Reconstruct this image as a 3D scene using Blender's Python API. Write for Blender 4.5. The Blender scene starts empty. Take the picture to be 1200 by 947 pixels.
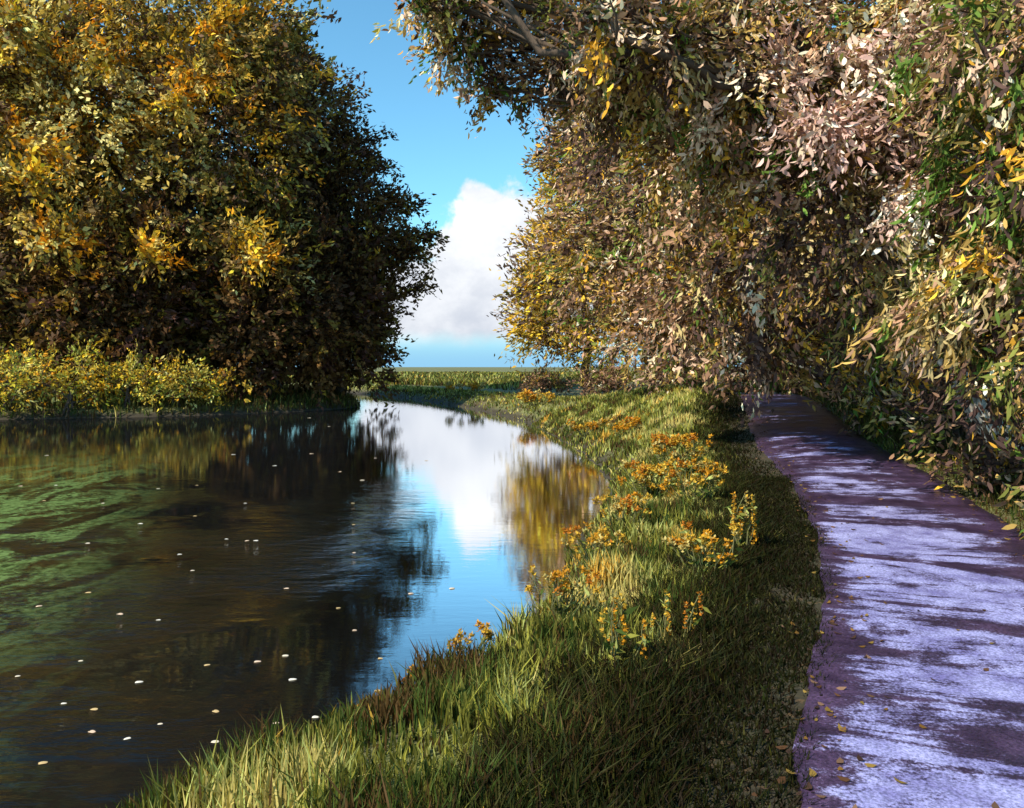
import bpy, math, random
import numpy as np
from math import radians, sin, cos, pi

random.seed(5)
RNG = np.random.default_rng(11)
scene = bpy.context.scene
COL = scene.collection

# ------------------------------------------------------------------ camera
F = 940.0 / 1200.0                       # focal length over picture width
EYE = 2.6                                # eye height over the water (water is z = 0)
cam_d = bpy.data.cameras.new("camera")
cam_d.sensor_width = 36.0
cam_d.lens = 36.0 * F
cam_d.shift_y = -43.5 / 1200.0
cam_d.clip_end = 9000.0
cam = bpy.data.objects.new("camera", cam_d)
cam.location = (0, 0, EYE)
cam.rotation_euler = (radians(90), 0, 0)
COL.objects.link(cam)
scene.camera = cam

# ------------------------------------------------------------------ sun, sky, exposure
SUN_EL = 41.0
SUN_DIR = np.array([-0.78, -0.62]); SUN_DIR /= np.linalg.norm(SUN_DIR)    # towards the sun, seen from above
sun_d = bpy.data.lights.new("sun", 'SUN')
sun_d.energy = 5.0
sun_d.angle = radians(0.5)
sun_d.color = (1.0, 0.88, 0.69)
sun = bpy.data.objects.new("sun", sun_d)
el = radians(SUN_EL)
from mathutils import Vector
sv = Vector((SUN_DIR[0] * cos(el), SUN_DIR[1] * cos(el), sin(el)))
sun.rotation_euler = sv.to_track_quat('Z', 'Y').to_euler()
COL.objects.link(sun)

world = bpy.data.worlds.new("World")
scene.world = world
world.use_nodes = True
wn, wl = world.node_tree.nodes, world.node_tree.links
wn.clear()


class G:
    """tiny helper to write node graphs"""
    def __init__(self, tree):
        self.n, self.l = tree.nodes, tree.links

    def node(self, kind, **kw):
        nd = self.n.new(kind)
        for k, v in kw.items():
            setattr(nd, k, v)
        return nd

    def put(self, sock, v):
        if isinstance(v, bpy.types.NodeSocket):
            self.l.new(v, sock)
        else:
            sock.default_value = v

    def math(self, op, a, b=0.0, c=0.0, clamp=False):
        nd = self.node('ShaderNodeMath', operation=op, use_clamp=clamp)
        self.put(nd.inputs[0], a); self.put(nd.inputs[1], b); self.put(nd.inputs[2], c)
        return nd.outputs[0]

    def step(self, v, a, b, lo=0.0, hi=1.0):
        nd = self.node('ShaderNodeMapRange', interpolation_type='SMOOTHSTEP')
        self.put(nd.inputs['Value'], v)
        nd.inputs['From Min'].default_value = a; nd.inputs['From Max'].default_value = b
        nd.inputs['To Min'].default_value = lo; nd.inputs['To Max'].default_value = hi
        return nd.outputs['Result']

    def mix(self, f, a, b, blend='MIX'):
        nd = self.node('ShaderNodeMix', data_type='RGBA', blend_type=blend)
        self.put(nd.inputs[0], f); self.put(nd.inputs[6], a); self.put(nd.inputs[7], b)
        return nd.outputs[2]

    def noise(self, vec, scale, detail=4.0, rough=0.55, dist=0.0):
        nd = self.node('ShaderNodeTexNoise')
        if vec is not None: self.put(nd.inputs['Vector'], vec)
        nd.inputs['Scale'].default_value = scale
        nd.inputs['Detail'].default_value = detail
        nd.inputs['Roughness'].default_value = rough
        nd.inputs['Distortion'].default_value = dist
        return nd.outputs['Fac']

    def mapping(self, vec, scale=(1, 1, 1), loc=(0, 0, 0), rot=(0, 0, 0)):
        nd = self.node('ShaderNodeMapping')
        self.put(nd.inputs['Vector'], vec)
        nd.inputs['Scale'].default_value = scale
        nd.inputs['Location'].default_value = loc
        nd.inputs['Rotation'].default_value = rot
        return nd.outputs[0]

    def bump(self, h, strength, dist=0.05):
        nd = self.node('ShaderNodeBump')
        nd.inputs['Strength'].default_value = strength
        nd.inputs['Distance'].default_value = dist
        self.put(nd.inputs['Height'], h)
        return nd.outputs[0]


def c4(r, g, b): return (r, g, b, 1.0)


g = G(world.node_tree)
sky = g.node('ShaderNodeTexSky', sky_type='NISHITA')
sky.sun_disc = False
sky.sun_elevation = el
sky.sun_rotation = math.atan2(SUN_DIR[0], SUN_DIR[1])
sky.air_density = 1.0
sky.dust_density = 0.3
sky.ozone_density = 2.5
tc = g.node('ShaderNodeTexCoord')
sep = g.node('ShaderNodeSeparateXYZ')
wl.new(tc.outputs['Generated'], sep.inputs[0])
dx, dy, dz = sep.outputs[0], sep.outputs[1], sep.outputs[2]
az = g.math('ARCTAN2', dx, dy)                                  # bearing, 0 = straight up the canal
hyp = g.math('SQRT', g.math('ADD', g.math('MULTIPLY', dx, dx), g.math('MULTIPLY', dy, dy)))
elv = g.math('ARCTAN2', dz, hyp)
n1 = g.noise(tc.outputs['Generated'], 9.0, 7.0, 0.58)
n2 = g.noise(tc.outputs['Generated'], 26.0, 5.0, 0.55)
nz = g.math('ADD', g.math('MULTIPLY', g.math('SUBTRACT', n1, 0.5), 1.9), g.math('MULTIPLY', g.math('SUBTRACT', n2, 0.5), 1.5))


def cloud(az0, el0, ra, re, base, soft=0.45):
    """a cumulus standing at one bearing, with a flat base"""
    ea = g.math('DIVIDE', g.math('SUBTRACT', az, az0), ra)
    ee = g.math('DIVIDE', g.math('SUBTRACT', elv, el0), re)
    d = g.math('SQRT', g.math('ADD', g.math('MULTIPLY', ea, ea), g.math('MULTIPLY', ee, ee)))
    d = g.math('ADD', d, g.math('MULTIPLY', nz, 0.42))
    m = g.step(d, 1.0 + soft * 0.5, 1.0 - soft * 0.5)
    cut = g.step(g.math('ADD', elv, g.math('MULTIPLY', nz, 0.012)), base, base + 0.03)
    return g.math('MULTIPLY', m, cut)


c1 = cloud(-0.005, 0.115, 0.115, 0.10, 0.018, 0.16)
c2 = cloud(-0.10, 0.075, 0.095, 0.062, 0.018, 0.16)
c3 = cloud(0.12, 0.10, 0.12, 0.11, 0.02)
c5 = cloud(-0.08, 0.60, 0.26, 0.10, 0.40, 1.0)
c6 = cloud(1.4, 0.5, 0.5, 0.16, 0.3, 0.9)
cm = g.math('MAXIMUM', g.math('MAXIMUM', g.math('MAXIMUM', c1, c2), c3), g.math('MULTIPLY', g.math('MAXIMUM', c5, c6), 0.65))
puff = g.step(g.noise(g.mapping(tc.outputs['Generated'], (1, 1, 1.4), (0.01, 0, -0.02)), 14.0, 6.0, 0.6), 0.30, 0.68)
grey_base = g.step(elv, 0.03, 0.20)
cl_col = g.mix(g.math('MULTIPLY', g.math('ADD', puff, grey_base), 0.5, clamp=True), c4(3.9, 4.2, 4.8), c4(6.8, 6.9, 7.0))
tint = g.mix(1.0, sky.outputs[0], c4(0.86, 1.40, 1.38), 'MULTIPLY')
horizon_blue = g.mix(g.step(elv, 0.0, 0.10, 1.0, 0.0), tint, c4(1.9, 3.9, 5.6))
sky_col = g.mix(cm, horizon_blue, cl_col)
bg = g.node('ShaderNodeBackground')
bg.inputs['Strength'].default_value = 0.10
wl.new(sky_col, bg.inputs['Color'])
wo = g.node('ShaderNodeOutputWorld')
wl.new(bg.outputs[0], wo.inputs['Surface'])

scene.view_settings.view_transform = 'Standard'
scene.view_settings.look = 'None'
scene.view_settings.gamma = 1.0
scene.view_settings.exposure = 0.75
scene.cycles.max_bounces = 6
scene.cycles.transparent_max_bounces = 6


# ------------------------------------------------------------------ materials
def new_mat(name):
    m = bpy.data.materials.new(name)
    m.use_nodes = True
    m.node_tree.nodes.clear()
    gg = G(m.node_tree)
    out = gg.node('ShaderNodeOutputMaterial')
    return m, gg, out


def principled(gg, out, **kw):
    p = gg.node('ShaderNodeBsdfPrincipled')
    for k, v in kw.items():
        gg.put(p.inputs[k.replace('_', ' ')], v)
    gg.l.new(p.outputs[0], out.inputs['Surface'])
    return p


def leaf_material(name, translucency=0.3, rough=0.5):
    """colour of each leaf comes from the face attribute leaf_colour"""
    m, gg, out = new_mat(name)
    at = gg.node('ShaderNodeAttribute', attribute_name='leaf_colour')
    p = gg.node('ShaderNodeBsdfPrincipled')
    tcx = gg.node('ShaderNodeTexCoord')
    nn = gg.noise(tcx.outputs['Object'], 9.0, 3.0)
    col = gg.mix(0.5, at.outputs['Color'], gg.mix(nn, c4(0.72, 0.72, 0.72), c4(1.25, 1.25, 1.2)), 'MULTIPLY')
    gg.put(p.inputs['Base Color'], col)
    p.inputs['Roughness'].default_value = rough
    p.inputs['Specular IOR Level'].default_value = 0.10
    tr = gg.node('ShaderNodeBsdfTranslucent')
    gg.put(tr.inputs['Color'], gg.mix(1.0, col, c4(1.15, 1.05, 0.6), 'MULTIPLY'))
    mx = gg.node('ShaderNodeMixShader')
    mx.inputs[0].default_value = translucency
    gg.l.new(p.outputs[0], mx.inputs[1]); gg.l.new(tr.outputs[0], mx.inputs[2])
    gg.l.new(mx.outputs[0], out.inputs['Surface'])
    return m


def bark_material(name, dark, light, scale=3.0):
    m, gg, out = new_mat(name)
    tcx = gg.node('ShaderNodeTexCoord')
    v = gg.mapping(tcx.outputs['Object'], (1, 1, 0.25))
    n = gg.noise(v, scale * 3, 6, 0.65)
    col = gg.mix(gg.step(n, 0.35, 0.68), dark, light)
    if light[0] > 0.3:                                             # old pale bark on the bole, young dark bark above
        so = gg.node('ShaderNodeSeparateXYZ'); gg.l.new(tcx.outputs['Object'], so.inputs[0])
        col = gg.mix(gg.step(so.outputs[2], 1.8, 3.2), col, gg.mix(n, c4(0.03, 0.02, 0.015), c4(0.12, 0.085, 0.06)))
    principled(gg, out, Base_Color=col, Roughness=0.9, Normal=gg.bump(n, 0.8, 0.05))
    return m


M_LEAF = leaf_material('leaf', 0.28, 0.65)
M_GRASS = leaf_material('grass_blade', 0.30, 0.6)
M_PETAL = leaf_material('petal', 0.25, 0.6)
M_BARK = bark_material('bark_dark', c4(0.03, 0.02, 0.015), c4(0.13, 0.095, 0.07))
M_BARK_PALE = bark_material('bark_pale', c4(0.07, 0.055, 0.045), c4(0.50, 0.45, 0.38), 1.6)
M_STEM, gg, out = new_mat('plant_stem')
tcx = gg.node('ShaderNodeTexCoord')
principled(gg, out, Base_Color=gg.mix(gg.noise(tcx.outputs['Object'], 8), c4(0.05, 0.07, 0.02), c4(0.16, 0.14, 0.05)), Roughness=0.8)


def ground_material():
    m, gg, out = new_mat('meadow_soil')
    ge = gg.node('ShaderNodeNewGeometry')
    pos = ge.outputs['Position']
    n_big = gg.noise(pos, 0.35, 5, 0.6)
    n_mid = gg.noise(pos, 2.3, 6, 0.65)
    n_fine = gg.noise(pos, 22.0, 6, 0.7)
    soil = gg.mix(n_fine, c4(0.035, 0.024, 0.014), c4(0.12, 0.085, 0.045))
    green = gg.mix(n_mid, c4(0.045, 0.06, 0.018), c4(0.19, 0.20, 0.06))
    col = gg.mix(gg.step(gg.math('ADD', gg.math('MULTIPLY', n_mid, 0.6), gg.math('MULTIPLY', n_big, 0.4)), 0.40, 0.56), soil, green)
    sp = gg.node('ShaderNodeSeparateXYZ'); gg.l.new(pos, sp.inputs[0])
    far = gg.step(sp.outputs[1], 55.0, 110.0)
    stripes = gg.noise(gg.mapping(pos, (0.01, 0.05, 1)), 1.0, 5, 0.6)
    field = gg.mix(stripes, c4(0.045, 0.065, 0.015), c4(0.15, 0.135, 0.04))
    col = gg.mix(far, col, field)
    mud_shade = gg.step(sp.outputs[2], 0.10, 0.42)                       # bare earth low on the canal side
    col = gg.mix(mud_shade, gg.mix(n_mid, c4(0.012, 0.010, 0.006), c4(0.045, 0.036, 0.02)), col)
    principled(gg, out, Base_Color=col, Roughness=0.95, Normal=gg.bump(gg.math('ADD', n_mid, gg.math('MULTIPLY', n_fine, 0.4)), 0.7, 0.06))
    return m


def water_material():
    m, gg, out = new_mat('canal_water')
    ge = gg.node('ShaderNodeNewGeometry')
    pos = ge.outputs['Position']
    sp = gg.node('ShaderNodeSeparateXYZ'); gg.l.new(pos, sp.inputs[0])
    # a green weed film that lies thick in the bay on the left bank side
    wx = gg.math('ADD', sp.outputs[0], gg.math('MULTIPLY', sp.outputs[1], 0.36))
    zone = gg.math('MULTIPLY', gg.math('MULTIPLY', gg.step(wx, -0.6, -3.2), gg.step(sp.outputs[1], 5.5, 10.0, 0.35, 1.0)), gg.step(sp.outputs[1], 27.0, 15.0))
    warp = gg.noise(gg.mapping(pos, (1, 0.55, 1)), 0.9, 7, 0.62, 1.4)
    fine = gg.noise(pos, 9.0, 6, 0.7, 0.6)
    film = gg.math('MULTIPLY', zone, gg.step(gg.math('ADD', gg.math('MULTIPLY', warp, 0.75), gg.math('MULTIPLY', fine, 0.25)), 0.45, 0.56))
    film = gg.math('MULTIPLY', film, 0.92)
    weed = gg.mix(gg.step(fine, 0.3, 0.7), c4(0.032, 0.062, 0.016), c4(0.14, 0.22, 0.075))
    deep = gg.mix(gg.noise(pos, 0.5, 4), c4(0.003, 0.003, 0.004), c4(0.007, 0.008, 0.008))
    body = gg.node('ShaderNodeBsdfDiffuse')
    gg.put(body.inputs['Color'], gg.mix(film, deep, weed))
    ripple = gg.noise(gg.mapping(pos, (0.9, 2.6, 1)), 2.2, 4, 0.55)
    ripple2 = gg.noise(gg.mapping(pos, (1.0, 1.7, 1)), 14.0, 3, 0.6)
    patch = gg.step(gg.noise(gg.mapping(pos, (0.30, 0.42, 1), (3.1, 0.4, 0)), 1.0, 4), 0.34, 0.66)
    near = gg.math('MULTIPLY', gg.step(sp.outputs[1], 20.0, 9.0), gg.step(sp.outputs[0], -1.4, -2.8))
    amp = gg.math('ADD', 0.07, gg.math('MULTIPLY', gg.math('MULTIPLY', patch, near), 4.2))
    h = gg.math('MULTIPLY', gg.math('ADD', ripple, gg.math('MULTIPLY', ripple2, 0.16)), amp)
    nrm = gg.bump(h, 0.35, 0.05)
    gl = gg.node('ShaderNodeBsdfGlossy')
    gl.inputs['Roughness'].default_value = 0.03
    gl.inputs['Color'].default_value = c4(0.97, 0.98, 1.0)
    gg.l.new(nrm, gl.inputs['Normal'])
    fr = gg.node('ShaderNodeLayerWeight')                          # glancing water mirrors, steep water shows its dark depth
    fr.inputs['Blend'].default_value = 0.5
    gg.l.new(nrm, fr.inputs['Normal'])
    mirror = gg.step(fr.outputs['Facing'], 0.53, 0.77, 0.08, 0.96)
    dull = gg.step(gg.math('ADD', gg.math('ADD', sp.outputs[0], gg.math('MULTIPLY', sp.outputs[1], 0.186)), gg.math('MULTIPLY', gg.math('SUBTRACT', warp, 0.5), 1.6)), 0.4, -1.2)
    mirror = gg.math('MULTIPLY', mirror, gg.math('SUBTRACT', 1.0, gg.math('MULTIPLY', dull, 0.58)))   # tree reflections dimmed on the left by a painted mask
    fac = gg.math('MULTIPLY', mirror, gg.math('SUBTRACT', 1.0, gg.math('MULTIPLY', film, 0.8)))
    mx = gg.node('ShaderNodeMixShader')
    gg.l.new(fac, mx.inputs[0])
    gg.l.new(body.outputs[0], mx.inputs[1]); gg.l.new(gl.outputs[0], mx.inputs[2])
    gg.l.new(mx.outputs[0], out.inputs['Surface'])
    return m


def path_material():
    m, gg, out = new_mat('wet_gravel')
    uv = gg.node('ShaderNodeUVMap')
    ge = gg.node('ShaderNodeNewGeometry')
    pos = ge.outputs['Position']
    bands = gg.noise(gg.mapping(uv.outputs[0], (0.34, 1.15, 1)), 1.0, 9, 0.74, 0.8)
    blot = gg.noise(pos, 3.2, 6, 0.68)
    grit = gg.noise(pos, 60.0, 4, 0.7)
    su = gg.node('ShaderNodeSeparateXYZ'); gg.l.new(uv.outputs[0], su.inputs[0])
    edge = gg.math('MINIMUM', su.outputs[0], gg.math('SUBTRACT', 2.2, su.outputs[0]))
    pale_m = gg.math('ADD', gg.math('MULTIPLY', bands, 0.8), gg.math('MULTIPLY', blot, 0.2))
    pale_m = gg.math('ADD', pale_m, gg.math('ADD', gg.step(edge, 0.0, 0.35, -0.09, 0.0), gg.math('ADD', gg.step(su.outputs[0], 1.35, 2.2, 0.0, -0.11), gg.step(su.outputs[1], 20.0, 36.0, 0.0, -0.08))))  # hedge side and far end darkened too, tree shade put into the colour
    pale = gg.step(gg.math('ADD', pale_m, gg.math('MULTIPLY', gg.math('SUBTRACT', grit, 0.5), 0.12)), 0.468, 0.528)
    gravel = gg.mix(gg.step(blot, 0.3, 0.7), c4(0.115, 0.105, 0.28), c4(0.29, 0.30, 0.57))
    mud_shade = gg.mix(gg.step(blot, 0.35, 0.7), c4(0.020, 0.010, 0.032), c4(0.060, 0.034, 0.085))  # muddy bands that also carry the dappled tree shade in their colour
    col = gg.mix(pale, mud_shade, gravel)
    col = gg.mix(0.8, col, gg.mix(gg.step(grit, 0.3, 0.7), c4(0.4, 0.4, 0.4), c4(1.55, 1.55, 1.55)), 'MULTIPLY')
    rough = gg.step(gg.math('ADD', gg.math('MULTIPLY', pale_m, 0.8), gg.math('MULTIPLY', grit, 0.2)), 0.35, 0.60, 0.28, 0.75)
    hh = gg.math('ADD', gg.math('MULTIPLY', blot, 1.0), gg.math('MULTIPLY', grit, 0.5))
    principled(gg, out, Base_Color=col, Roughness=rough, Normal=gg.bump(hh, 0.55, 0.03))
    return m


def shaded_litter_material():
    m, gg, out = new_mat('shaded_litter')
    ge = gg.node('ShaderNodeNewGeometry')
    pos = ge.outputs['Position']
    n = gg.noise(pos, 2.0, 6, 0.65)
    f = gg.noise(pos, 26.0, 6, 0.75)
    vo = gg.node('ShaderNodeTexVoronoi'); gg.l.new(pos, vo.inputs['Vector']); vo.inputs['Scale'].default_value = 24.0
    sc = gg.node('ShaderNodeSeparateColor'); gg.l.new(vo.outputs['Color'], sc.inputs[0])
    col = gg.mix(f, c4(0.012, 0.010, 0.005), c4(0.04, 0.032, 0.013))  # earth and old leaves, darkened so the base colour holds the verge's shade
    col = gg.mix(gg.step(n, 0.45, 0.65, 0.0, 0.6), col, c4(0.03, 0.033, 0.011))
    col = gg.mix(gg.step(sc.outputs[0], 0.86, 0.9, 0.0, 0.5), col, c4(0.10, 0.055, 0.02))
    principled(gg, out, Base_Color=col, Roughness=0.95, Normal=gg.bump(gg.math('ADD', f, vo.outputs['Distance']), 0.5, 0.03))
    return m


def stone_material():
    m, gg, out = new_mat('mossy_stone')
    ge = gg.node('ShaderNodeNewGeometry')
    n = gg.noise(ge.outputs['Position'], 9.0, 6, 0.65)
    f = gg.noise(ge.outputs['Position'], 45.0, 5, 0.7)
    col = gg.mix(gg.step(n, 0.42, 0.62), gg.mix(f, c4(0.13, 0.12, 0.12), c4(0.33, 0.31, 0.29)), c4(0.05, 0.065, 0.02))
    principled(gg, out, Base_Color=col, Roughness=0.8, Normal=gg.bump(f, 0.6, 0.02))
    return m


M_GROUND, M_WATER, M_PATH, M_SHADED_LITTER, M_STONE = ground_material(), water_material(), path_material(), shaded_litter_material(), stone_material()


# ------------------------------------------------------------------ mesh helpers
def tag(o, label=None, cat=None, group=None, kind=None):
    if label: o['label'] = label
    if cat: o['category'] = cat
    if group: o['group'] = group
    if kind: o['kind'] = kind
    return o


def empty(name, loc, label, cat, group=None):
    o = bpy.data.objects.new(name, None)
    o.location = loc
    o.empty_display_size = 0.3
    COL.objects.link(o)
    return tag(o, label, cat, group)


def link_mesh(name, me, mat, parent=None, smooth=False):
    me.materials.append(mat)
    if smooth:
        me.polygons.foreach_set('use_smooth', np.ones(len(me.polygons), dtype=bool))
    o = bpy.data.objects.new(name, me)
    COL.objects.link(o)
    if parent is not None:
        o.parent = parent
    return o


def mesh_np(name, verts, faces, colours=None):
    """verts (N,3); faces (M,k) all with the same k; colours (M,3) per face"""
    verts = np.ascontiguousarray(verts, dtype=np.float32)
    faces = np.ascontiguousarray(faces, dtype=np.int32)
    me = bpy.data.meshes.new(name)
    m, k = faces.shape
    me.vertices.add(len(verts)); me.vertices.foreach_set('co', verts.ravel())
    me.loops.add(m * k); me.loops.foreach_set('vertex_index', faces.ravel())
    me.polygons.add(m)
    me.polygons.foreach_set('loop_start', np.arange(0, m * k, k, dtype=np.int32))
    me.update(calc_edges=True)
    if colours is not None:
        a = me.attributes.new('leaf_colour', 'FLOAT_COLOR', 'FACE')
        cc = np.ones((m, 4), dtype=np.float32); cc[:, :3] = colours
        a.data.foreach_set('color', cc.ravel())
    return me


def unit(v):
    return v / np.maximum(np.linalg.norm(v, axis=-1, keepdims=True), 1e-9)


def tubes(limbs, sides=7):
    """limbs: list of (points (n,3), radii (n,)) -> one vertex / quad array"""
    V, Q, off = [], [], 0
    ang = np.linspace(0, 2 * pi, sides, endpoint=False)
    for pts, rad in limbs:
        pts = np.asarray(pts, float); rad = np.asarray(rad, float)
        n = len(pts)
        t = unit(np.gradient(pts, axis=0))
        ref = np.array([0.31, 0.9, 0.27])
        a = unit(np.cross(t, ref)); b = np.cross(t, a)
        ring = pts[:, None, :] + rad[:, None, None] * (np.cos(ang)[None, :, None] * a[:, None, :] + np.sin(ang)[None, :, None] * b[:, None, :])
        V.append(ring.reshape(-1, 3))
        i = np.arange(n - 1)[:, None] * sides; j = np.arange(sides)[None, :]
        j2 = (j + 1) % sides
        q = np.stack([i + j, i + j2, i + sides + j2, i + sides + j], -1).reshape(-1, 4) + off
        Q.append(q); off += n * sides
    return np.concatenate(V), np.concatenate(Q)


def limb_path(a, b, r0, r1, bend=0.12, n=7, rng=RNG):
    a = np.asarray(a, float); b = np.asarray(b, float)
    t = np.linspace(0, 1, n)[:, None]
    L = np.linalg.norm(b - a)
    p = a + (b - a) * t
    p += np.sin(t * pi) * rng.normal(0, bend * L, 3)[None, :]
    p += rng.normal(0, 0.02 * L, (n, 3)) * np.sin(t * pi)
    return p, np.linspace(r0, r1, n)


def leaf_quads(pos, axis, side, length, width, fold):
    """rhombic leaves, folded a little along the midrib -> verts, quads"""
    nrm = unit(np.cross(axis, side))
    n = len(pos)
    L, W = length[:, None], width[:, None]
    v = np.empty((n, 4, 3))
    v[:, 0] = pos - axis * L * 0.5
    v[:, 1] = pos + side * W * 0.5 + nrm * W * fold - axis * L * 0.08
    v[:, 2] = pos + axis * L * 0.5 - nrm * W * fold
    v[:, 3] = pos - side * W * 0.5 + nrm * W * fold - axis * L * 0.08
    return v.reshape(-1, 3), np.arange(4 * n).reshape(n, 4)


def leaf_ovals(pos, axis, side, length, width, fold):
    """six sided leaves for the near trees, bent along their length"""
    nrm = unit(np.cross(axis, side))
    n = len(pos)
    L, W = length[:, None], width[:, None]
    v = np.empty((n, 6, 3))
    for i, (a, b, c) in enumerate([(-0.5, 0, -0.04), (-0.22, 0.46, 0.05), (0.16, 0.42, 0.05), (0.5, 0, -0.10), (0.16, -0.42, 0.05), (-0.22, -0.46, 0.05)]):
        v[:, i] = pos + axis * L * a + side * W * b + nrm * L * c
    return v.reshape(-1, 3), np.arange(6 * n).reshape(n, 6)


def colour_pick(rng, pal, weights, n):
    w = np.asarray(weights, float); w /= w.sum()
    return rng.choice(len(pal), n, p=w)


def crown_leaves(rng, lobes, palette, weights, leaf, clumps_m2, per_clump, spread, hang=(0, 0, -0.3), mixup=0.16, inner=0.5, aspect=0.42, fringe=0.10, oval=False):
    """lobes: (centre, radii). Leaf sprays sit through the outer part of each lobe; every spray has one leaf colour of
    its own with strays. hang leans the leaves."""
    pal = np.asarray(palette, float)
    P, A, C, O = [], [], [], []
    for c, r in lobes:
        c = np.asarray(c, float); r = np.asarray(r, float) * np.ones(3)
        area = 4 * pi * ((r[0] * r[1]) ** 1.6 / 3 + (r[0] * r[2]) ** 1.6 / 3 + (r[1] * r[2]) ** 1.6 / 3) ** (1 / 1.6)
        n = max(12, int(area * clumps_m2))
        d = unit(rng.normal(size=(n, 3)))
        f1, f2 = rng.normal(size=(2, 3)) * 2.6
        wob = 1 + 0.22 * np.sin(d @ f1 + rng.uniform(0, 6)) + 0.15 * np.sin(2.3 * (d @ f2) + rng.uniform(0, 6))
        t = (inner + (1.06 - inner) * rng.uniform(0, 1, n) ** 0.6) * wob
        cc = c + d * r * t[:, None]
        keep = cc[:, 2] > 0.45
        cc, d = cc[keep], d[keep]
        n = len(cc)
        m = 6                                             # boughs of a lobe, each leaning to some of the colours
        bd = unit(rng.normal(size=(m, 3)))
        bw = np.asarray(weights, float)[None] * np.exp(rng.normal(0, 1.2, (m, len(weights))))
        bough = np.argmax(d @ bd.T + rng.normal(0, 0.12, (n, m)), 1)
        ci = np.array([colour_pick(rng, pal, bw[b], 1)[0] for b in bough])
        ww = np.asarray(weights, float)
        out = unit(d + rng.normal(0, 0.35, (n, 3)) + np.asarray(hang))
        # a fringe of sprigs that stand out from the lobe
        m2 = max(6, int(n * fringe))
        pick = rng.choice(n, m2)
        dd = unit(d[pick] + rng.normal(0, 0.12, (m2, 3)))
        cc = np.concatenate([cc, c + dd * r * rng.uniform(1.0, 1.28, (m2, 1))])
        out = np.concatenate([out, unit(dd + rng.normal(0, 0.2, (m2, 3)) + np.asarray(hang) * 0.6)])
        d = np.concatenate([d, dd]); ci = np.concatenate([ci, ci[pick]])
        ok = cc[:, 2] > 0.5
        cc, out, d, ci = cc[ok], out[ok], d[ok], ci[ok]
        n = len(cc)
        # every spray is a twig with leaves set along it
        k = per_clump
        u = (np.linspace(-1, 1, k)[None, :] + rng.normal(0, 0.12, (n, k))) * rng.uniform(0.7, 1.4, (n, 1))
        off = out[:, None, :] * (u * spread * 1.9)[..., None] + rng.normal(0, spread * 0.42, (n, k, 3))
        off[..., 2] -= 0.35 * spread * u ** 2
        P.append((cc[:, None, :] + off).reshape(-1, 3))
        ax = unit(out[:, None, :] * 0.9 + rng.normal(0, 0.45, (n, k, 3)))
        A.append(ax.reshape(-1, 3))
        O.append((unit(d + np.array([0, 0, 0.45]))[:, None, :] + rng.normal(0, 0.55, (n, k, 3))).reshape(-1, 3))
        cl = np.repeat(ci[:, None], k, 1)
        st = rng.uniform(0, 1, (n, k)) < mixup
        cl[st] = colour_pick(rng, pal, ww, int(st.sum()))
        bri = 1.25 * rng.uniform(0.6, 1.5, (n, 1)) * rng.uniform(0.75, 1.3, (n, k))
        C.append((pal[cl] * bri[..., None]).reshape(-1, 3))
    P, A, C, O = np.concatenate(P), np.concatenate(A), np.concatenate(C), np.concatenate(O)
    n = len(P)
    S = unit(np.cross(A, O))
    L = leaf * rng.uniform(0.6, 1.45, n)
    V, Q = (leaf_ovals if oval else leaf_quads)(P, A, S, L, L * aspect * rng.uniform(0.7, 1.3, n), 0.12)
    return V, Q, np.clip(C, 0.004, 0.8)


def at(px, py, d):
    """the world point seen at a picture position when it stands d metres up the canal"""
    return np.array([(px - 600) / 940.0 * d, d, EYE + (430 - py) / 940.0 * d])


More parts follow.
